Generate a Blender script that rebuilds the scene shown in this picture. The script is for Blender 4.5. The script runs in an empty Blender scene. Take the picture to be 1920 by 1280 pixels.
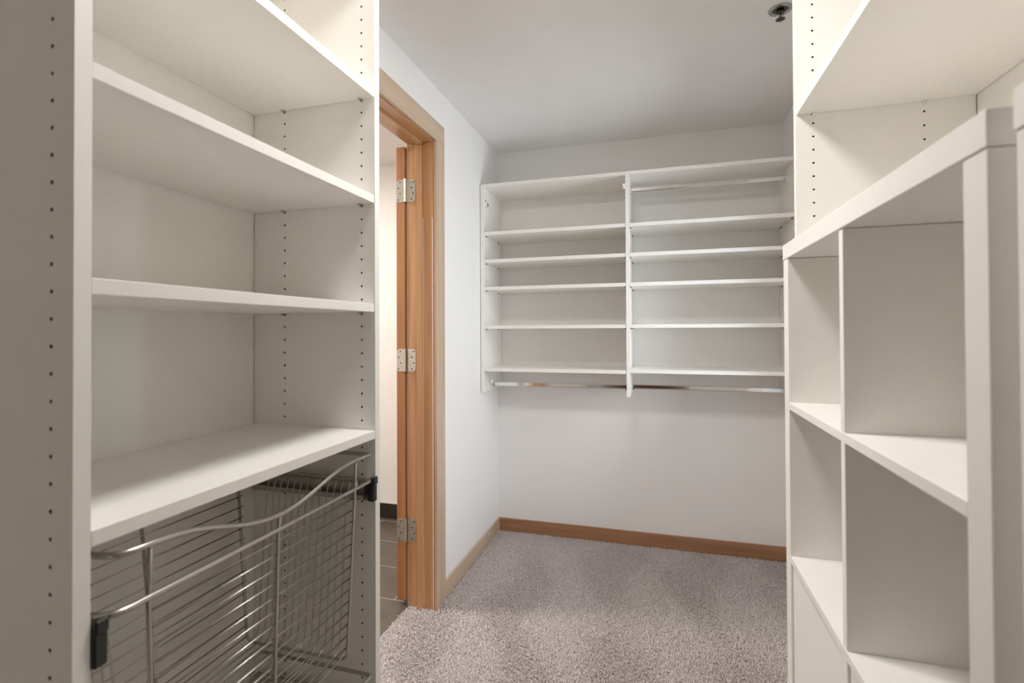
import bpy, bmesh, math, random
import numpy as np
from mathutils import Matrix, Vector

random.seed(7)
np.random.seed(7)
S = bpy.context.scene
COL = S.collection

# ------------------------------------------------------------------ camera
FPX, CX, CY = 932.56, 963.76, 610.42
YAW, PITCH, ROLL, EYE = 0.2827, 0.0099, -0.0047, 1.2575
fw = Vector((-math.sin(YAW) * math.cos(PITCH), math.cos(YAW) * math.cos(PITCH), math.sin(PITCH)))
rt = Vector((math.cos(YAW), math.sin(YAW), 0))
up = rt.cross(fw)
rt, up = rt * math.cos(ROLL) + up * math.sin(ROLL), -rt * math.sin(ROLL) + up * math.cos(ROLL)
cam = bpy.data.cameras.new('camera')
cam.sensor_fit = 'HORIZONTAL'
cam.sensor_width = 36
cam.lens = FPX / 1920 * 36
cam.shift_x = (960 - CX) / 1920
cam.shift_y = (CY - 640) / 1920
cam.clip_start = 0.02
cam.dof.use_dof = True
cam.dof.focus_distance = 1.9
cam.dof.aperture_fstop = 4.0
cam_o = bpy.data.objects.new('camera', cam)
COL.objects.link(cam_o)
cam_o.matrix_world = Matrix(((rt.x, up.x, -fw.x, 0), (rt.y, up.y, -fw.y, 0), (rt.z, up.z, -fw.z, EYE), (0, 0, 0, 1)))
S.camera = cam_o

# ------------------------------------------------------------------ world, exposure
S.view_settings.view_transform = 'Standard'
S.view_settings.look = 'None'
S.view_settings.gamma = 1
S.view_settings.use_curve_mapping = False
S.view_settings.exposure = 0.33
LAMP_W = 48.0        # assumed closet ceiling lamp, emission strength of its diffuser
BATH_W = 125.0        # unseen bathroom lamp, added to brighten the room behind the doorway
SKY = 9.5            # daylight outside the assumed window
W = bpy.data.worlds.new('sky')
S.world = W
W.use_nodes = True
W.node_tree.nodes['Background'].inputs[0].default_value = (0.84, 0.915, 1.0, 1)
W.node_tree.nodes['Background'].inputs[1].default_value = SKY

S.cycles.use_light_tree = False
S.cycles.max_bounces = 11
S.cycles.diffuse_bounces = 9

# ------------------------------------------------------------------ materials
def mat(name, col, rough=0.5, metal=0.0, spec=0.5, emis=None, estr=0):
    m = bpy.data.materials.new(name)
    m.use_nodes = True
    b = m.node_tree.nodes['Principled BSDF']
    b.inputs['Base Color'].default_value = (*col, 1)
    b.inputs['Roughness'].default_value = rough
    b.inputs['Metallic'].default_value = metal
    b.inputs['Specular IOR Level'].default_value = spec
    if emis:
        b.inputs['Emission Color'].default_value = (*emis, 1)
        b.inputs['Emission Strength'].default_value = estr
    return m

def noisy(m, c1, c2, scale, stretch=(1, 1, 1), detail=4, bump=0.0, bscale=None, lo=0.35, hi=0.65, dist=0.0):
    """mix two colours by stretched noise, plus an optional fine bump"""
    nt = m.node_tree
    b = nt.nodes['Principled BSDF']
    tc = nt.nodes.new('ShaderNodeTexCoord')
    mp = nt.nodes.new('ShaderNodeMapping')
    mp.inputs['Scale'].default_value = stretch
    nt.links.new(tc.outputs['Object'], mp.inputs['Vector'])
    n = nt.nodes.new('ShaderNodeTexNoise')
    n.inputs['Scale'].default_value = scale
    n.inputs['Detail'].default_value = detail
    n.inputs['Distortion'].default_value = dist
    nt.links.new(mp.outputs[0], n.inputs['Vector'])
    r = nt.nodes.new('ShaderNodeValToRGB')
    r.color_ramp.elements[0].position = lo
    r.color_ramp.elements[0].color = (*c1, 1)
    r.color_ramp.elements[1].position = hi
    r.color_ramp.elements[1].color = (*c2, 1)
    nt.links.new(n.outputs['Fac'], r.inputs[0])
    nt.links.new(r.outputs[0], b.inputs['Base Color'])
    if bump:
        n2 = nt.nodes.new('ShaderNodeTexNoise')
        n2.inputs['Scale'].default_value = bscale or scale
        n2.inputs['Detail'].default_value = 3
        nt.links.new(mp.outputs[0] if bscale is None else tc.outputs['Object'], n2.inputs['Vector'])
        bp = nt.nodes.new('ShaderNodeBump')
        bp.inputs['Strength'].default_value = bump
        bp.inputs['Distance'].default_value = 0.001
        nt.links.new(n2.outputs['Fac'], bp.inputs['Height'])
        nt.links.new(bp.outputs[0], b.inputs['Normal'])
    return m

MEL = noisy(mat('white_melamine', (.8, .78, .75), 0.38, spec=0.35), (.86, .842, .803), (.872, .855, .818), 40, bump=.04, bscale=500)
MELK = noisy(mat('white_foil', (.8, .79, .77), 0.42, spec=0.35), (.858, .84, .805), (.872, .855, .82), 30, bump=.04, bscale=400)
RAW = mat('particleboard', (.10, .07, .045), 0.9)
PAINT = noisy(mat('wall_paint', (.8, .79, .77), 0.65), (.87, .865, .855), (.88, .875, .865), 6, bump=.08, bscale=260)
CEILP = noisy(mat('ceiling_paint', (.72, .71, .70), 0.8), (.83, .825, .815), (.85, .845, .835), 5, bump=.1, bscale=200)
BATHP = noisy(mat('bathroom_paint', (.82, .79, .74), 0.6), (.82, .80, .77), (.83, .81, .78), 5, bump=.05, bscale=260)

def wood(name, axis, c1, c2, rough=0.42):
    st = [22, 22, 22]
    st['XYZ'.index(axis)] = 1.1
    m = mat(name, c1, rough, spec=0.5)
    m.node_tree.nodes['Principled BSDF'].inputs['Coat Weight'].default_value = 0.6
    m.node_tree.nodes['Principled BSDF'].inputs['Coat Roughness'].default_value = 0.3
    return noisy(m, c1, c2, 1.6, tuple(st), detail=6, bump=.1, lo=.3, hi=.7, dist=.6)

FIRZ = wood('fir_vertical', 'Z', (.42, .20, .075), (.57, .31, .14))
FIRY = wood('fir_lengthwise', 'Y', (.42, .20, .075), (.57, .31, .14))
FIRX = wood('fir_crosswise', 'X', (.30, .145, .07), (.41, .215, .11))
FIR_GLARE_Z = wood('fir_glare_vertical', 'Z', (.50, .37, .25), (.61, .47, .34))  # glare on casing and left baseboard put into a paler, greyer wood colour
FIR_GLARE_Y = wood('fir_glare_lengthwise', 'Y', (.50, .37, .25), (.61, .47, .34))
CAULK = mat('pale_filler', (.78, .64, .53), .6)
FIRD = wood('fir_door', 'Z', (.34, .135, .04), (.47, .21, .075))
CHROME = mat('chrome', (.80, .80, .80), 0.10, 1.0)
NICKEL = mat('nickel_wire', (.52, .50, .47), 0.27, 1.0)
ZINC = noisy(mat('zinc_sheet', (.5, .48, .45), 0.5, 0.65), (.44, .42, .39), (.54, .52, .48), 60)
SATIN = noisy(mat('satin_nickel', (.62, .57, .5), 0.33, 1.0), (.58, .53, .47), (.68, .63, .56), 90)
BLACK = mat('black_plastic', (.012, .012, .012), 0.35)
DARKM = mat('dark_metal', (.10, .09, .08), 0.35, 1.0)
CARP = noisy(mat('carpet_yarn', (.4, .35, .33), 0.95, spec=0.1), (.55, .485, .475), (.97, .90, .885), 260, detail=1, lo=.32, hi=.68)
CARPB = mat('carpet_backing', (.52, .46, .44), 1.0, spec=0.0)
TILE = noisy(mat('brown_tile', (.09, .075, .06), 0.35), (.088, .070, .052), (.118, .096, .073), 9, detail=5, bump=.05, bscale=60)
TILED = noisy(mat('dark_base_tile', (.02, .018, .016), 0.3), (.014, .012, .011), (.03, .026, .023), 160, (1, .05, .05))
GROUT = mat('grout', (.52, .49, .44), 0.9)
DIFF = mat('assumed_lamp_diffuser', (.9, .9, .88), 0.4, emis=(1.0, .972, .938), estr=LAMP_W)
DIFB = mat('bath_fill_diffuser', (.9, .9, .88), 0.4, emis=(1.0, .95, .90), estr=BATH_W)
WHITEM = mat('white_enamel', (.8, .8, .79), 0.35)
GLASS = bpy.data.materials.new('assumed_window_glass')
GLASS.use_nodes = True
_nt = GLASS.node_tree
_nt.nodes.clear()
_o = _nt.nodes.new('ShaderNodeOutputMaterial')
_mx = _nt.nodes.new('ShaderNodeMixShader')
_tr = _nt.nodes.new('ShaderNodeBsdfTransparent')
_gl = _nt.nodes.new('ShaderNodeBsdfGlossy')
_gl.inputs['Roughness'].default_value = 0.02
_fr = _nt.nodes.new('ShaderNodeFresnel')
_nt.links.new(_fr.outputs[0], _mx.inputs[0])
_nt.links.new(_tr.outputs[0], _mx.inputs[1])
_nt.links.new(_gl.outputs[0], _mx.inputs[2])
_nt.links.new(_mx.outputs[0], _o.inputs[0])

# ------------------------------------------------------------------ helpers
def link(name, me, mats, parent=None):
    o = bpy.data.objects.new(name, me)
    for m in (mats if isinstance(mats, (list, tuple)) else [mats]):
        if m and m.name not in me.materials:
            me.materials.append(m)
    COL.objects.link(o)
    if parent:
        o.parent = parent
        o.matrix_parent_inverse = parent.matrix_world.inverted()
    return o

def thing(name, label, cat, loc=(0, 0, 0), group=None):
    o = bpy.data.objects.new(name, None)
    o.empty_display_size = .05
    o.matrix_world = Matrix.Translation(loc)
    COL.objects.link(o)
    o['label'] = label
    o['category'] = cat
    if group:
        o['group'] = group
    return o

def struct(o, label=None):
    o['kind'] = 'structure'
    if label:
        o['label'] = label
    return o

def sroot(name, label):
    o = bpy.data.objects.new(name, None)
    COL.objects.link(o)
    return struct(o, label)

def bm_box(bm, x0, x1, y0, y1, z0, z1, bev=0.0):
    r = bmesh.ops.create_cube(bm, size=1)
    M = Matrix.Translation(((x0 + x1) / 2, (y0 + y1) / 2, (z0 + z1) / 2)) @ Matrix.Diagonal((x1 - x0, y1 - y0, z1 - z0, 1))
    bmesh.ops.transform(bm, matrix=M, verts=r['verts'])
    if bev:
        es = list({e for v in r['verts'] for e in v.link_edges})
        bmesh.ops.bevel(bm, geom=es, offset=bev, segments=1, profile=.5, affect='EDGES')

def box(name, x0, x1, y0, y1, z0, z1, m, parent=None, bev=0.0008):
    bm = bmesh.new()
    bm_box(bm, x0, x1, y0, y1, z0, z1, bev)
    me = bpy.data.meshes.new(name)
    bm.to_mesh(me)
    bm.free()
    return link(name, me, m, parent)

def finish(name, bm, m, parent=None, smooth=True):
    bmesh.ops.recalc_face_normals(bm, faces=bm.faces)
    me = bpy.data.meshes.new(name)
    bm.to_mesh(me)
    bm.free()
    if smooth:
        for p in me.polygons:
            p.use_smooth = True
    return link(name, me, m, parent)

def rounded(pts, rad, seg=6, closed=False):
    """round the corners of a polyline"""
    P = [Vector(p) for p in pts]
    n = len(P)
    out = []
    for i in range(n):
        if not closed and i in (0, n - 1):
            out.append(P[i])
            continue
        a, b, c = P[i - 1], P[i], P[(i + 1) % n]
        r = rad[i] if isinstance(rad, (list, tuple)) else rad
        u, v = (a - b), (c - b)
        r = min(r, u.length * .49, v.length * .49)
        p0, p1 = b + u.normalized() * r, b + v.normalized() * r
        for k in range(seg + 1):
            t = k / seg
            out.append(p0 * (1 - t) ** 2 + b * 2 * t * (1 - t) + p1 * t * t)
    return out

def bm_tube(bm, pts, r, n=8, closed=False):
    P = [Vector(p) for p in pts]
    N = len(P)
    rings = []
    ref = None
    for i in range(N):
        if closed:
            t = (P[(i + 1) % N] - P[i - 1])
        else:
            t = P[min(i + 1, N - 1)] - P[max(i - 1, 0)]
        t.normalize()
        if ref is None:
            ref = Vector((0, 0, 1)) if abs(t.z) < .9 else Vector((1, 0, 0))
        a = (ref - t * ref.dot(t)).normalized()
        ref = a
        b = t.cross(a)
        rings.append([bm.verts.new(P[i] + (a * math.cos(2 * math.pi * k / n) + b * math.sin(2 * math.pi * k / n)) * r) for k in range(n)])
    for i in range(N if closed else N - 1):
        A, B = rings[i], rings[(i + 1) % N]
        for k in range(n):
            bm.faces.new((A[k], A[(k + 1) % n], B[(k + 1) % n], B[k]))
    if not closed:
        bm.faces.new(rings[0])
        bm.faces.new(list(reversed(rings[-1])))

def tube(name, pts, r, m, parent=None, n=8, closed=False):
    bm = bmesh.new()
    bm_tube(bm, pts, r, n, closed)
    return finish(name, bm, m, parent)

def lathe(name, prof, loc, m, parent=None, n=32, axis='Z'):
    """revolve (radius, height) pairs"""
    bm = bmesh.new()
    rings = []
    for r, h in prof:
        ring = []
        for k in range(n):
            a = 2 * math.pi * k / n
            v = (r * math.cos(a), r * math.sin(a), h)
            if axis == 'Y':
                v = (v[0], v[2], v[1])
            if axis == 'X':
                v = (v[2], v[0], v[1])
            ring.append(bm.verts.new(Vector(loc) + Vector(v)))
        rings.append(ring)
    for A, B in zip(rings, rings[1:]):
        for k in range(n):
            bm.faces.new((A[k], A[(k + 1) % n], B[(k + 1) % n], B[k]))
    bm.faces.new(rings[0])
    bm.faces.new(rings[-1])
    return finish(name, bm, m, parent)

def hole_face(V, F, MI, o, u, v, nrm, Wd, Ht, cols, vs, r=.0026, depth=.011, seg=8):
    """a rectangle with rows of drilled blind holes"""
    o, u, v, nrm = Vector(o), Vector(u), Vector(v), Vector(nrm)
    def P(a, b, d=0):
        V.append(tuple(o + u * a + v * b - nrm * d))
        return len(V) - 1
    def quad(a0, a1, b0, b1):
        if a1 - a0 > 1e-6 and b1 - b0 > 1e-6:
            F.append((P(a0, b0), P(a1, b0), P(a1, b1), P(a0, b1)))
            MI.append(0)
    h, hv = .008, .008
    edge = 0
    for c in sorted(cols):
        quad(edge, c - h, 0, Ht)
        b = 0
        for q in sorted(vs):
            quad(c - h, c + h, b, q - hv)
            b = q + hv
            outer = [(h, 0), (h, hv), (0, hv), (-h, hv), (-h, 0), (-h, -hv), (0, -hv), (h, -hv)]
            oi = [P(c + a, q + d) for a, d in outer]
            ii = [P(c + r * math.cos(k * math.pi / 4), q + r * math.sin(k * math.pi / 4)) for k in range(8)]
            di = [P(c + r * math.cos(k * math.pi / 4), q + r * math.sin(k * math.pi / 4), depth) for k in range(8)]
            for k in range(8):
                j = (k + 1) % 8
                F.append((ii[k], oi[k], oi[j], ii[j])); MI.append(0)
                F.append((ii[k], ii[j], di[j], di[k])); MI.append(1)
            F.append(tuple(di)); MI.append(1)
        quad(c - h, c + h, b, Ht)
        edge = c + h
    quad(edge, Wd, 0, Ht)

def panel(name, x0, x1, y0, y1, z0, z1, m, parent, faces, zs):
    """upright panel; faces: dict of face name -> hole columns (world coordinate along the panel)"""
    V, F, MI = [], [], []
    zr = [z - z0 for z in zs if z0 + .02 < z < z1 - .02]
    spec = {'-Y': ((x0, y0, z0), (1, 0, 0), (0, 0, 1), (0, -1, 0), x1 - x0, z1 - z0, x0),
            '+Y': ((x0, y1, z0), (1, 0, 0), (0, 0, 1), (0, 1, 0), x1 - x0, z1 - z0, x0),
            '-X': ((x0, y0, z0), (0, 1, 0), (0, 0, 1), (-1, 0, 0), y1 - y0, z1 - z0, y0),
            '+X': ((x1, y0, z0), (0, 1, 0), (0, 0, 1), (1, 0, 0), y1 - y0, z1 - z0, y0),
            '-Z': ((x0, y0, z0), (1, 0, 0), (0, 1, 0), (0, 0, -1), x1 - x0, y1 - y0, x0),
            '+Z': ((x0, y0, z1), (1, 0, 0), (0, 1, 0), (0, 0, 1), x1 - x0, y1 - y0, x0)}
    for k, (o, u, v, n, w, h, c0) in spec.items():
        if k in faces:
            hole_face(V, F, MI, o, u, v, n, w, h, [c - c0 for c in faces[k]], zr)
        else:
            i = len(V)
            o, u, v = Vector(o), Vector(u), Vector(v)
            V += [tuple(o), tuple(o + u * w), tuple(o + u * w + v * h), tuple(o + v * h)]
            F.append((i, i + 1, i + 2, i + 3)); MI.append(0)
    me = bpy.data.meshes.new(name)
    me.from_pydata(V, [], F)
    me.materials.append(m)
    me.materials.append(RAW)
    me.polygons.foreach_set('material_index', MI)
    bm = bmesh.new()
    bm.from_mesh(me)
    bmesh.ops.remove_doubles(bm, verts=bm.verts, dist=1e-5)
    bmesh.ops.recalc_face_normals(bm, faces=bm.faces)
    bm.to_mesh(me)
    bm.free()
    return link(name, me, [], parent)

# ------------------------------------------------------------------ room
CEIL = 2.389
XW, YB = -0.986, 3.0227          # closet left wall (beyond the door) and back wall
XBATH = -1.112                   # bathroom face of that wall
XRN, XRF = 0.692, 0.6625         # right wall near / far
JY0, JY1 = 1.300, 2.072          # door opening between jamb faces
HZ = 2.125                       # underside of the head jamb
YN = -2.60                       # wall behind the camera
ASSUMED_WIN = (2.06, 2.56, 0.70, 1.95)   # assumed window in the right wall: y0 y1 z0 z1

def strip(name, label, rects, m):
    bm = bmesh.new()
    for r in rects:
        bm_box(bm, *r)
    me = bpy.data.meshes.new(name)
    bm.to_mesh(me)
    bm.free()
    return struct(link(name, me, m), label)

strip('floor', 'carpeted closet floor under the shelving', [(XBATH, XRN + .1, YN - .1, YB + .1, -.10, -.012)], CARPB)
strip('ceiling', 'flat painted ceiling over the closet', [(-3.4, XRN + .2, YN - .1, YB + .1, CEIL, CEIL + .1)], CEILP)
strip('wall_left', 'white wall between the wooden door frame and the far corner, running on behind the tall cabinet',
      [(XBATH, XW, JY1 + .02, YB, -.1, CEIL), (XBATH, XW, JY0 - .02, JY1 + .02, HZ + .02, CEIL), (XBATH, -.999, YN, JY0 - .02, -.1, CEIL)], PAINT)
strip('wall_back', 'white end wall behind the hanging shelf unit', [(-3.4, XRN + .2, YB, YB + .1, -.1, CEIL)], PAINT)
y0, y1, z0, z1 = ASSUMED_WIN
strip('wall_right', 'white wall at the right behind the shelving',
      [(XRN, XRN + .15, YN, 1.376, -.1, CEIL), (XRF, XRN + .15, 1.376, y0, -.1, CEIL), (XRF, XRN + .15, y1, YB, -.1, CEIL),
       (XRF, XRN + .15, y0, y1, -.1, z0), (XRF, XRN + .15, y0, y1, z1, CEIL)], PAINT)
strip('wall_near', 'white wall behind the viewer', [(-3.4, XRN + .2, YN - .1, YN, -.1, CEIL)], PAINT)

w1 = sroot('assumed_window', 'assumed white framed window, unseen in the right wall beyond the shelves')  # hidden window, assumed and added to throw cool daylight on the left wall
xw = XRN + .09
for a in ((y0, y0 + .045, z0, z1), (y1 - .045, y1, z0, z1), (y0 + .045, y1 - .045, z0, z0 + .045), (y0 + .045, y1 - .045, z1 - .045, z1)):
    box('assumed_window_frame', xw - .025, xw + .025, *a, WHITEM, w1)
box('pane', xw - .002, xw + .002, y0 + .045, y1 - .045, z0 + .045, z1 - .045, GLASS, w1, 0)
pl = bpy.data.lights.new('assumed_window_portal', 'AREA')
pl.shape = 'RECTANGLE'
pl.size, pl.size_y = y1 - y0, z1 - z0
pl.cycles.is_portal = True
plo = bpy.data.objects.new('assumed_window_portal', pl)
plo.location = (xw + .04, (y0 + y1) / 2, (z0 + z1) / 2)
plo.rotation_euler = (math.pi / 2, 0, math.pi / 2)
COL.objects.link(plo)

# bathroom beyond the door
FT = -.006
strip('wall_bathroom_left', 'pale bathroom side wall', [(-3.4, -3.3, .3, YB, -.1, CEIL)], BATHP)
strip('wall_bathroom_near', 'pale bathroom near wall', [(-3.3, XBATH, .2, .3, -.1, CEIL)], BATHP)
strip('wall_bathroom_back', 'pale bathroom wall seen through the doorway', [(-3.3, XBATH - .002, YB - .012, YB - .0005, -.1, CEIL)], BATHP)
fb = strip('floor_bathroom', 'brown tiled bathroom floor with pale grout lines', [(-3.3, XBATH, .3, YB, -.1, FT - .0006)], GROUT)
tme = None
PT = .2865
for i in range(8):
    for j in range(10):
        off = .093 if j % 2 == 0 else .236
        xa = XBATH - off - i * PT
        ya = 2.102 - 6 * PT + j * PT
        if i == 0:
            bx = (xa + .002, XBATH - .0005)
        else:
            bx = (xa + .002, xa + PT - .003)
        if bx[0] < -3.25 or ya < .3 or ya > YB - .05:
            continue
        t = box('tile', bx[0], bx[1], ya + .002, min(ya + PT - .002, YB - .013), FT - .006, FT, TILE, fb, .0004)
bb = sroot('baseboard_bathroom', 'row of dark base tiles along the bathroom wall')
for i in range(9):
    xa = -1.166 - i * .2
    box('tile', xa - .197, xa, YB - .021, YB - .0125, FT, FT + .098, TILED, bb, .001)
box('cap_strip', -3.2, XBATH - .06, YB - .0185, YB - .0125, FT + .098, FT + .101, GROUT, bb, 0)

# baseboards
struct(box('baseboard_back', XW + .0005, XRF, YB - .0125, YB - .0005, -.012, .0748, FIRX, None, .0015), 'low reddish wood baseboard along the end wall')
struct(box('baseboard_left', XW + .0005, XW + .0125, JY1 + .098, YB - .0128, -.012, .0748, FIR_GLARE_Y, None, .0015), 'wood baseboard from the door frame to the far corner')

# ------------------------------------------------------------------ door frame and door
tr = sroot('trim_1', 'orange fir door frame with flat casing, jambs and stops')
CI = JY1 + .006
CO = CI + .090
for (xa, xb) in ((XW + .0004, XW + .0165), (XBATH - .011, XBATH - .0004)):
    box('casing_leg', xa, xb, CI, CO, -.012, HZ + .006, FIR_GLARE_Z, tr, .0012)
    box('casing_leg', xa, xb, JY0 - .096, JY0 - .006, -.012, HZ + .006, FIR_GLARE_Z, tr, .0012)
    box('casing_head', xa, xb, JY0 - .096, CO, HZ + .0062, HZ + .096, FIR_GLARE_Y, tr, .0012)
box('jamb_leg', XBATH - .0005, XW, JY1, JY1 + .019, -.012, HZ + .019, FIRZ, tr, .001)
box('jamb_leg', XBATH - .0005, XW, JY0 - .019, JY0, -.012, HZ + .019, FIRZ, tr, .001)
box('jamb_head', XBATH - .0005, XW, JY0, JY1, HZ, HZ + .019, FIRY, tr, .001)
SX0, SX1 = -1.064, -1.036
box('door_stop', SX0, SX1, JY1 - .011, JY1 - .0002, -.012, HZ - .0002, FIRZ, tr, .001)
box('door_stop', SX0, SX1, JY0 + .0002, JY0 + .011, -.012, HZ - .0002, FIRZ, tr, .001)
box('door_stop', SX0, SX1, JY0 + .0112, JY1 - .0112, HZ - .011, HZ - .0002, FIRY, tr, .001)

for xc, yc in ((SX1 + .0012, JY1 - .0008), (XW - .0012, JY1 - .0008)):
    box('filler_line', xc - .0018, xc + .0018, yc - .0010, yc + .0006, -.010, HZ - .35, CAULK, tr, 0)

DX0, DX1, DY = -1.1685, -1.1245, 2.066
dr = sroot('door_1', 'fir door swung fully open against the bathroom side of the wall')
box('slab', DX0, DX1, DY, DY + .76, .022, 2.113, FIRD, dr, .002)

def leaf(name, xa, xb, y, zc, h, roundside, parent):
    """hinge leaf in the XZ plane with two rounded outer corners"""
    r = .016
    out = []
    def arc(cx, cz, a0):
        for k in range(6):
            a = a0 + k / 5 * math.pi / 2
            out.append((cx + r * math.cos(a), cz + r * math.sin(a)))
    if roundside > 0:
        out.append((xa, zc - h / 2)); arc(xb - r, zc - h / 2 + r, -math.pi / 2); arc(xb - r, zc + h / 2 - r, 0); out.append((xa, zc + h / 2))
    else:
        out.append((xb, zc + h / 2)); arc(xa + r, zc + h / 2 - r, math.pi / 2); arc(xa + r, zc - h / 2 + r, math.pi); out.append((xb, zc - h / 2))
    bm = bmesh.new()
    f = bm.faces.new([bm.verts.new((x, y, z)) for x, z in out])
    e = bmesh.ops.extrude_face_region(bm, geom=[f])
    bmesh.ops.translate(bm, vec=(0, .0022, 0), verts=[v for v in e['geom'] if isinstance(v, bmesh.types.BMVert)])
    return finish(name, bm, SATIN, parent, False)

for zc in (1.907, 1.1235, .343):
    h = .104
    hg = leaf('hinge', -1.1665, -1.1235, DY - .0021, zc, h, -1, dr)
    leaf('jamb_leaf', -1.1185, -1.0725, JY1 - .0021, zc, h, 1, hg)
    bm = bmesh.new()
    for k in range(5):
        bm_tube(bm, [(-1.1212, DY - .004, zc - h / 2 + k * h / 5 + .0006), (-1.1212, DY - .004, zc - h / 2 + (k + 1) * h / 5 - .0006)], .0052, 10)
    bm_tube(bm, [(-1.1212, DY - .004, zc - h / 2), (-1.1212, DY - .004, zc + h / 2 + .003)], .0042, 10)
    finish('knuckle', bm, SATIN, hg, False)
    for k, dz in enumerate((-.040, -.013, .013, .040)):
        for sx, yy in ((-1.156 + (.009 if k % 2 else 0), DY - .0021), (-1.083 - (.009 if k % 2 == 0 else 0), JY1 - .0021)):
            lathe('screw', [(.0030, 0), (.0036, -.0006), (.0022, -.0007), (.0012, -.0003)], (sx, yy, zc + dz), DARKM, hg, 10, 'Y')

d2 = sroot('bounce_door', 'unseen fir door added behind the viewer for warm bounce light')  # out of view, added to bounce warm brown light forward
box('slab', -.60, .20, YN + .001, YN + .030, .005, 2.04, FIRD, d2, .003)
box('casing_leg', -.70, -.605, YN + .001, YN + .018, -.012, 2.05, FIRZ, d2, .0012)
box('casing_leg', .205, .30, YN + .001, YN + .018, -.012, 2.05, FIRZ, d2, .0012)
box('casing_head', -.70, .30, YN + .001, YN + .018, 2.0502, 2.14, FIRX, d2, .0012)

# ------------------------------------------------------------------ left closet cabinet
XF, XBK = -0.644, -0.995
LN0, LN1, LF0, LF1 = 0.4065, 0.4255, 1.0387, 1.0577
TOP = 2.30
CZ = [1.2373 + .032 * k for k in range(-34, 33)]
CZN = [1.2416 + .032 * k for k in range(-34, 33)]
lc = thing('closet_cabinet', 'tall white closet cabinet with open shelves above wire hampers, left of the doorway', 'cabinet', ((XF + XBK) / 2, .73, 0))
panel('side_panel', XBK, XF, LF0, LF1, 0, TOP, MEL, lc, {'-Y': [-.9012, -.6801]}, CZ)
panel('side_panel', XBK, XF, LN0, LN1, 0, TOP, MEL, lc, {'-Y': [-.9012, -.6801], '+Y': [-.9012, -.6801]}, CZN)
box('back_panel', XBK - .0035, XBK + .0005, LN1 + .0005, LF0 - .0030, .01, TOP - .005, MEL, lc, 0)

def shelf_pin(x, y, z, sgn, parent, m=NICKEL):
    """spoon-shaped shelf support pushed into a side panel; sgn = direction it sticks out along Y"""
    bm = bmesh.new()
    bm_tube(bm, [(x, y - sgn * .008, z - .0028), (x, y + sgn * .003, z - .0028)], .0025, 8)
    bm_tube(bm, [(x, y, z - .0028), (x, y + sgn * .0016, z - .0028)], .0045, 10)
    bm_box(bm, x - .0032, x + .0032, min(y, y + sgn * .0115), max(y, y + sgn * .0115), z - .0042, z - .0004, .0008)
    return finish('shelf_pin', bm, m, parent, False)

for zb in (1.0040, 1.3030, 1.5610, 1.8135, 2.1013):
    fixed = zb < 1.1
    s = box('shelf', XBK + .0012, XF - .0012 + (.001 if fixed else 0), LN1 + .0008, LF0 - (.0006 if fixed else .0012), zb, zb + .0195, MEL, lc, .0007)
    if not fixed:
        for x in (-.9012, -.6801):
            shelf_pin(x, LF0, zb, -1, lc)
            shelf_pin(x, LN1, zb, 1, lc)
box('shelf', XBK + .0012, XF - .001, LN1 + .0008, LF0 - .0008, TOP - .0195, TOP, MEL, lc, .0007)

# unseen hanging bay added on the near side, enclosing and darkening the panel
panel('side_panel', XBK, XF, -.2450, -.2260, 0, TOP, MEL, lc, {'+Y': [-.9012, -.6801]}, CZN)
box('back_panel', XBK - .0035, XBK + .0005, -.2255, LN0 - .0005, .01, TOP - .005, MEL, lc, 0)
box('shelf', XBK + .0012, XF - .001, -.2255, LN0 - .0008, TOP - .0195, TOP, MEL, lc, .0007)

def slides(dz):
    for sgn, yw in ((-1, LF0), (1, LN1)):
        bm = bmesh.new()
        ya, yb = sorted((yw + sgn * .0004, yw + sgn * .0022))
        bm_box(bm, -.985, -.650, ya, yb, .8625 + dz, .9055 + dz)
        ya, yb = sorted((yw + sgn * .0022, yw + sgn * .019))
        bm_box(bm, -.985, -.655, ya, yb, .9037 + dz, .9055 + dz)
        bm_box(bm, -.985, -.655, ya, yb, .8625 + dz, .8645 + dz)
        ya, yb = sorted((yw + sgn * .0170, yw + sgn * .019))
        bm_box(bm, -.985, -.690, ya, yb, .892 + dz, .9037 + dz)
        bm_box(bm, -.985, -.665, ya, yb, .8645 + dz, .874 + dz)
        s = finish('hamper_slide', bm, ZINC, lc, False)
        bm = bmesh.new()
        ya, yb = sorted((yw + sgn * .0008, yw + sgn * .0165))
        bm_box(bm, -.6545, -.6385, ya, yb, .8600 + dz, .9135 + dz, .002)
        bm_box(bm, -.6640, -.6545, ya, yb, .8745 + dz, .8990 + dz, .001)
        bm_box(bm, -.6420, -.6360, ya, yb, .9000 + dz, .9175 + dz, .002)
        finish('end_clip', bm, BLACK, s, False)

HDROP = -.509
slides(0)
slides(HDROP)

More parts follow.
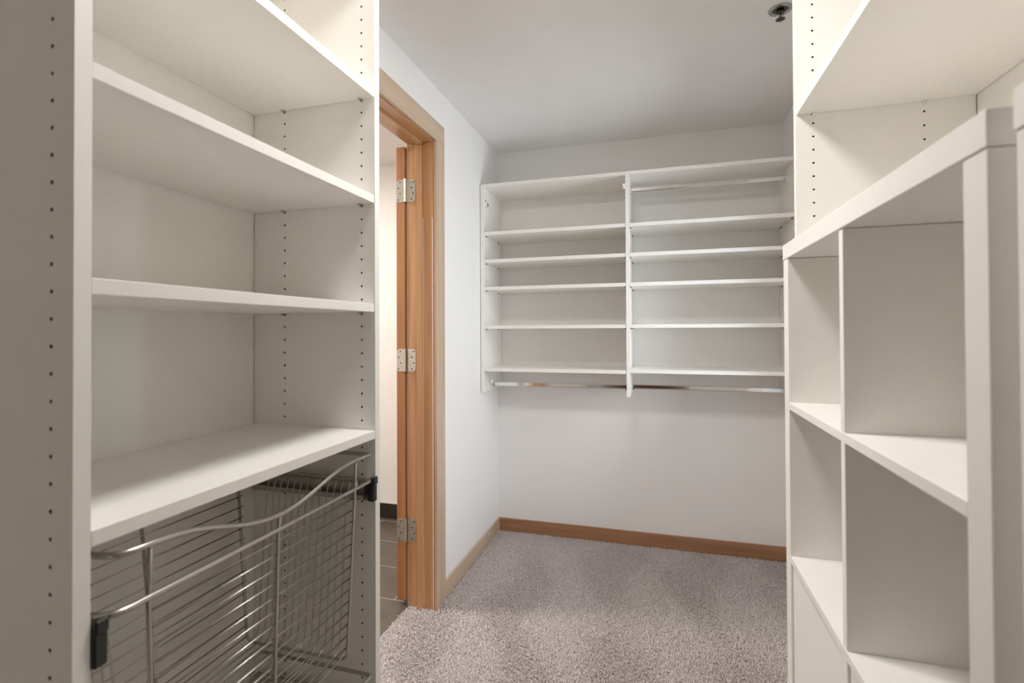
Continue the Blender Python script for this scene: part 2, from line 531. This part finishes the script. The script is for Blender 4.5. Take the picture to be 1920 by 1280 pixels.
# ------------------------------------------------------------------ wire hamper baskets
def hamper():
    h = thing('wire_hamper', 'wire laundry hamper with a wavy front rail hanging just under the lowest cabinet shelf', 'hamper', (-.80, .732, .535), 'pull-out wire hampers')
    XT, XB0, XB1, XFB = -.6445, -.957, -.926, -.657
    YL, YR = .4440, 1.0220
    ZR, ZB = .9098, .540
    # rim frame
    tube('rim', rounded([(XT, YL, ZR), (XT, YR, ZR), (XB0, YR, ZR), (XB0, YL, ZR)], [.030, .010, .02, .02], 6, True), .0042, NICKEL, h, 10, True)
    wav = [(.478, .9800), (.5066, .9792), (.53, .9775), (.56, .9735), (.5927, .9650), (.620, .9560), (.648, .9475), (.675, .9412), (.70, .9370), (.732, .9350), (.765, .9372),
           (.79, .9415), (.8173, .9478), (.845, .9555), (.872, .9625), (.90, .9680), (.93, .9715), (.9579, .9730), (.985, .9725)]
    front = [(XT + .001, y, z) for y, z in wav]
    arc = [(XB0, .452, .975), (XT - .030, .452, .980), (XT - .012, .456, .980), (XT - .003, .465, .980)]
    arc2 = [(XT + .001, 1.010, .9715), (XT - .002, 1.0165, .9712), (XT - .010, 1.0195, .9712), (XB0, 1.0195, .972)]
    tube('front_rail', arc + front + arc2, .0042, NICKEL, h, 10)
    # hoops: front post, bottom, back post
    for yt, yb, zt in ((.4970, .515, .9785), (.7290, .730, .9340), (.9590, .9455, .9720)):
        pts = rounded([(XT + .0005, yt, zt), (XT - .002, yt, ZR - .01), (XFB, yb, ZB), (XB1, yb, ZB - .003), (XB0, yt - .010, ZR)], [0, .01, .022, .022, 0], 6)
        tube('hoop', pts, .0033, NICKEL, h, 8)
    def lerp(a, b, t):
        return a + (b - a) * t
    for k in range(14):
        z = .8885 - .0246 * k
        t = (.9105 - z) / (.9105 - ZB)
        ya, yb = lerp(.497, .515, t), lerp(.957, .9455, t)
        xf = lerp(XT - .002, XFB, t) - .003
        tube('wire', [(xf, ya, z), (xf, yb, z)], .0015, NICKEL, h, 6)
        xb = lerp(XB0, XB1, t) + .003
        zb = z - .0195
        tube('wire', [(xb, ya - .003, zb), (xb, yb + .002, zb)], .0015, NICKEL, h, 6)
    for k in range(14):
        x = -.9190 + .0187 * k
        xb = lerp(-.908, XFB - .012, k / 13)
        pts = rounded([(x, YR - .006, ZR), (x, YR - .022, ZR - .03), (xb, .9600, ZB + .004), (xb, .5000, ZB + .004), (x, YL + .022, ZR - .03), (x, YL + .006, ZR)], [0, .02, .028, .028, .02, 0], 5)
        tube('wire', pts, .0015, NICKEL, h, 6)
    return h

def copy_tree(o, parent=None):
    c = o.copy()
    COL.objects.link(c)
    if parent:
        c.parent = parent
        c.matrix_parent_inverse = o.matrix_parent_inverse.copy()
    for ch in o.children:
        copy_tree(ch, c)
    return c

h1 = hamper()
h2 = copy_tree(h1)
h2.location.z += HDROP
h2['label'] = 'lower wire laundry hamper, only its top rail showing at the bottom of the cabinet'

# ------------------------------------------------------------------ hanging shelf unit on the end wall
UF, UB, UZ0, UZ1 = 2.696, YB - .0025, .9025, 2.101
UX = [(-.982, -.963), (-.1640, -.1450), (.6405, .6595)]
UZS = [1.230 + .032 * k for k in range(-9, 27)]
un = thing('wall_shelf_unit', 'white two-bay shelf unit hung on the end wall above the carpet', 'shelf unit', (-.16, 2.86, UZ0))
for i, (a, b) in enumerate(UX):
    fc = {}
    if i < 2:
        fc['+X'] = [2.733, 2.9615]
    if i > 0:
        fc['-X'] = [2.733, 2.9615]
    panel('side_panel', a, b, UF, UB, UZ0, UZ1, MEL, un, fc, UZS)
for i in (0, 1):
    xa, xb = UX[i][1] + .001, UX[i + 1][0] - .001
    box('shelf', xa - .0008, xb + .0008, UF + .0004, UB, 2.0820, 2.1012, MEL, un, .0007)
    for zt in (1.8255, 1.6670, 1.5095, 1.2875, (1.0440, 1.0495)[i]):
        box('shelf', xa, xb, UF + .0015, UB, zt - .0195, zt, MEL, un, .0007)
        for x, sg in ((xa - .001, 1), (xb + .001, -1)):
            for y in (2.733, 2.9615):
                bm = bmesh.new()
                bm_box(bm, min(x, x + sg * .009), max(x, x + sg * .009), y - .003, y + .003, zt - .0235, zt - .0197, .0006)
                bm_tube(bm, [(x - sg * .006, y, zt - .0222), (x + sg * .0015, y, zt - .0222)], .0026, 8)
                finish('shelf_pin', bm, DARKM, un, False)

def rod_bracket(x, sg, y, z, parent):
    """open cup with an upright tab screwed to a panel"""
    bm = bmesh.new()
    bm_box(bm, min(x, x + sg * .0022), max(x, x + sg * .0022), y - .009, y + .009, z - .020, z + .022, .0008)
    pts = [(x + sg * .007, y - .0105, z + .006), (x + sg * .007, y - .0105, z - .009), (x + sg * .007, y - .006, z - .0165),
           (x + sg * .007, y + .006, z - .0165), (x + sg * .007, y + .0105, z - .009), (x + sg * .007, y + .0105, z + .006)]
    for p, q in zip(pts, pts[1:]):
        bm_box(bm, min(x, x + sg * .014), max(x, x + sg * .014), min(p[1], q[1]) - .001, max(p[1], q[1]) + .001, min(p[2], q[2]) - .001, max(p[2], q[2]) + .001)
    return finish('rod_bracket', bm, CHROME, parent, False)

def oval_rod(label, xa, xb, y, z):
    r = thing('closet_rod', label, 'clothes rod', ((xa + xb) / 2, y, z - .014), 'chrome clothes rods')
    bm = bmesh.new()
    n = 56
    prof = []
    for k in range(n):
        a = 2 * math.pi * (k + .5) / n
        hh, ww, rr = .0138, .0072, .0066
        prof.append((math.copysign(1, math.cos(a)) * (ww - rr) * (abs(math.cos(a)) > 1e-6) + rr * math.cos(a),
                     math.copysign(1, math.sin(a)) * (hh - rr) * (abs(math.sin(a)) > 1e-6) + rr * math.sin(a)))
    A = [bm.verts.new((xa + .002, y + p, z + q)) for p, q in prof]
    B = [bm.verts.new((xb - .002, y + p, z + q)) for p, q in prof]
    for k in range(n):
        bm.faces.new((A[k], A[(k + 1) % n], B[(k + 1) % n], B[k]))
    bm.faces.new(A)
    bm.faces.new(list(reversed(B)))
    finish('rod', bm, CHROME, r, False)
    rod_bracket(xa + .0003, 1, y, z, r)
    rod_bracket(xb - .0003, -1, y, z, r)
    return r

oval_rod('chrome clothes rod under the left bay of the hanging shelf unit', UX[0][1], UX[1][0], 2.84, .9415)
oval_rod('chrome clothes rod under the right bay of the hanging shelf unit', UX[1][1], UX[2][0], 2.84, .9445)
oval_rod('chrome clothes rod just below the top board in the right bay', UX[1][1], UX[2][0], 2.84, 2.0365)
rod_bracket(UX[0][1] + .0003, 1, 2.733, 1.998, un)
rod_bracket(UX[1][0] - .0003, -1, 2.733, 2.0365, un)

# ------------------------------------------------------------------ right closet section
RX0, RX1 = .3235, .6835
RF0, RF1, RN0, RN1 = 1.3474, 1.3664, .5340, .5530
RZS = [1.6575 + .032 * k for k in range(-46, 19)]
rc = thing('closet_organizer', 'tall white closet section at the right with drilled panels and one high shelf', 'cabinet', (.5, .95, 0))
panel('side_panel', RX0, RX1, RF0, RF1, 0, TOP, MEL, rc, {'-Y': [.3613, .5859]}, RZS)
panel('side_panel', RX0, RX1, RN0, RN1, 0, TOP, MEL, rc, {'+Y': [.3613, .5859]}, RZS)
box('back_panel', RX1 + .0008, RX1 + .0045, RN1, RF0 - .002, .01, TOP - .01, MEL, rc, 0)
box('shelf', RX0 + .0015, RX1 - .001, RN1 + .001, RF0 - .001, 1.7770, 1.7965, MEL, rc, .0007)
for x in (.3613, .5859):
    shelf_pin(x, RF0, 1.7770, -1, rc, CHROME)
    shelf_pin(x, RN1, 1.7770, 1, rc, CHROME)

# ------------------------------------------------------------------ cube shelves
def cube_shelf(y0, y1, label, doors):
    k = thing('cube_shelf', label, 'shelf', (.48, (y0 + y1) / 2, 0), 'white cube shelves')
    xa, xb = .2900, .6780
    ZT = 1.459
    box('top_board', xa - .0012, xb, y0 - .0015, y1 + .0015, ZT - .0355, ZT, MELK, k, .0012)
    box('bottom_board', xa, xb, y0, y1, 0, .038, MELK, k, .0012)
    box('side_panel', xa, xb, y0, y0 + .0395, .038, ZT - .0362, MELK, k, .0012)
    box('side_panel', xa, xb, y1 - .0395, y1, .038, ZT - .0362, MELK, k, .0012)
    ya, yb = y0 + .0395, y1 - .0395
    ym = (ya + yb) / 2
    lv = [ZT - .0362, 1.0875, .7325, .3805]
    for z in lv[1:]:
        box('shelf', xa + .0006, xb - .01, ya + .0003, yb - .0003, z - .0165, z, MELK, k, .0008)
    bot = [z for z in lv[1:]] + [.038]
    tops = [lv[0]] + [z - .0165 for z in lv[1:]]
    for i, (zt, zb) in enumerate(zip(tops, bot)):
        box('divider', xa + .0012, xb - .01, ym - .0088, ym + .0088, zb + .0002, zt - .0002, MELK, k, .0008)
        if i in doors:
            for a, b in ((ya, ym - .0088), (ym + .0088, yb)):
                box('door', xa + .0055, xa + .0215, a + .0015, b - .0015, zb + .002, zt - .0015, MELK, k, .0012)
    return k

cube_shelf(.5560, 1.3300, 'white cube shelf with two open columns above flat doors, in the right closet section', (2, 3))
cube_shelf(-.2560, .5185, 'second white cube shelf, only a narrow strip showing at the right edge', (2, 3))

# ------------------------------------------------------------------ ceiling sprinkler
sx, sy = .4222, 1.944
sp = thing('fire_sprinkler', 'small recessed chrome fire sprinkler with toothed deflector on the ceiling', 'sprinkler', (sx, sy, CEIL))
lathe('escutcheon', [(.012, 0), (.037, 0), (.0375, -.002), (.034, -.0045), (.027, -.005), (.024, -.002), (.0235, .0), (.012, .0)], (sx, sy, CEIL - .0004), mat('dark_chrome', (.42, .41, .40), .14, 1.0), sp, 36)  # ring in a darker chrome than the rods
lathe('cup', [(.0235, -.0012), (.0225, -.0030), (.013, -.0032), (.012, -.0012)], (sx, sy, CEIL), DARKM, sp, 32)
lathe('body', [(.0105, 0), (.0105, -.010), (.008, -.012), (.0055, -.013)], (sx, sy, CEIL - .0015), DARKM, sp, 20)
for s in (-1, 1):
    tube('frame_arm', rounded([(sx + s * .009, sy, CEIL - .010), (sx + s * .0125, sy, CEIL - .020), (sx, sy, CEIL - .0335)], .004), .0018, CHROME, sp, 8)
tube('bulb', [(sx, sy, CEIL - .013), (sx, sy, CEIL - .031)], .0017, DARKM, sp, 8)
bm = bmesh.new()
nt_ = 24
ctr = bm.verts.new((sx, sy, CEIL - .0370))
ring = []
for k in range(nt_ * 2):
    a = 2 * math.pi * k / (nt_ * 2)
    r = .0165 if (k // 2) % 2 == 0 else .0115
    ring.append(bm.verts.new((sx + r * math.cos(a), sy + r * math.sin(a), CEIL - .0360)))
fs = [bm.faces.new((ctr, ring[k], ring[(k + 1) % len(ring)])) for k in range(len(ring))]
e = bmesh.ops.extrude_face_region(bm, geom=fs)
bmesh.ops.translate(bm, vec=(0, 0, .0014), verts=[v for v in e['geom'] if isinstance(v, bmesh.types.BMVert)])
finish('deflector', bm, DARKM, sp, False)

# ------------------------------------------------------------------ ceiling lamps, out of view
def lamp(x, y, label, dm, R=.17):
    l = thing('unseen_ceiling_lamp', label, 'lamp', (x, y, CEIL))
    lathe('base', [(R * .6, -.0005), (R, -.0005), (R + .004, -.006), (R + .004, -.020), (R - .004, -.022), (R * .6, -.022)], (x, y, CEIL), WHITEM, l, 40)
    lathe('diffuser', [(R - .005, -.0222), (R - .006, -.0235), (R * .88, -.0260), (R * .62, -.0285), (R * .3, -.0300), (.004, -.0305)], (x, y, CEIL), dm, l, 40)

lamp(-.25, 1.0, 'assumed round flush ceiling lamp, unseen above the closet aisle', DIFF)  # lamp out of view, assumed from the shadows and the rod's reflection
lamp(-2.2, 1.8, 'unseen round ceiling lamp added to light the bathroom', DIFB)

# ------------------------------------------------------------------ carpet pile
def pile():
    regs = [(XW + .014, XRF - .004, 1.372, YB - .014), (XF + .008, .284, .75, 1.372), (XW - .006, XF + .008, 1.064, 1.372), (XBATH + .0, XW + .014, JY0 + .001, JY1 - .001)]
    dens = 52000
    xs, ys = [], []
    for a, b, c, d in regs:
        n = int((b - a) * (d - c) * dens)
        xs.append(np.random.uniform(a, b, n))
        ys.append(np.random.uniform(c, d, n))
    x, y = np.concatenate(xs), np.concatenate(ys)
    n = len(x)
    H = np.random.uniform(.010, .0155, n)
    # pile nap: brushed one way or the other in wide strokes
    w = np.sin(x * 15 + 1.6 * np.sin(y * 3.1) + .8) + .8 * np.sin(y * 6.3 - x * 4.1 + 1.2 * np.sin(x * 5)) + .5 * np.sin(x * 17 + y * 11)
    nap = np.tanh(w * 1.6) * .30
    ang = np.random.uniform(0, 2 * np.pi, n)
    ln = np.random.uniform(.1, .75, n)
    lx = np.cos(ang) * ln + .15 * nap
    ly = np.sin(ang) * ln + nap
    r = np.random.uniform(.0012, .0020, n)
    zb = -.0125
    base_a = np.random.uniform(0, 2 * np.pi, n)
    V = np.empty((n, 7, 3))
    for k in range(3):
        a = base_a + k * 2 * np.pi / 3
        V[:, k, 0] = x + r * .9 * np.cos(a); V[:, k, 1] = y + r * .9 * np.sin(a); V[:, k, 2] = zb
        a2 = a + .9
        V[:, 3 + k, 0] = x + lx * H * .38 + r * np.cos(a2); V[:, 3 + k, 1] = y + ly * H * .38 + r * np.sin(a2); V[:, 3 + k, 2] = zb + H * .58
    V[:, 6, 0] = x + lx * H; V[:, 6, 1] = y + ly * H; V[:, 6, 2] = zb + H
    T = []
    for k in range(3):
        j = (k + 1) % 3
        T += [(k, j, 3 + j), (k, 3 + j, 3 + k), (3 + k, 3 + j, 6)]
    T = np.array(T)
    F = (np.arange(n)[:, None, None] * 7 + T[None]).reshape(-1)
    me = bpy.data.meshes.new('carpet_pile')
    nf = n * len(T)
    me.vertices.add(n * 7)
    me.vertices.foreach_set('co', V.reshape(-1).astype(np.float32))
    me.loops.add(nf * 3)
    me.loops.foreach_set('vertex_index', F.astype(np.int32))
    me.polygons.add(nf)
    me.polygons.foreach_set('loop_start', (np.arange(nf) * 3).astype(np.int32))
    me.update(calc_edges=True)
    me.validate()
    o = link('carpet_pile', me, CARP)
    o['kind'] = 'stuff'
    o['label'] = 'grey taupe shaggy carpet pile with brushed vacuum marks on the floor'
    o['category'] = 'carpet'

pile()
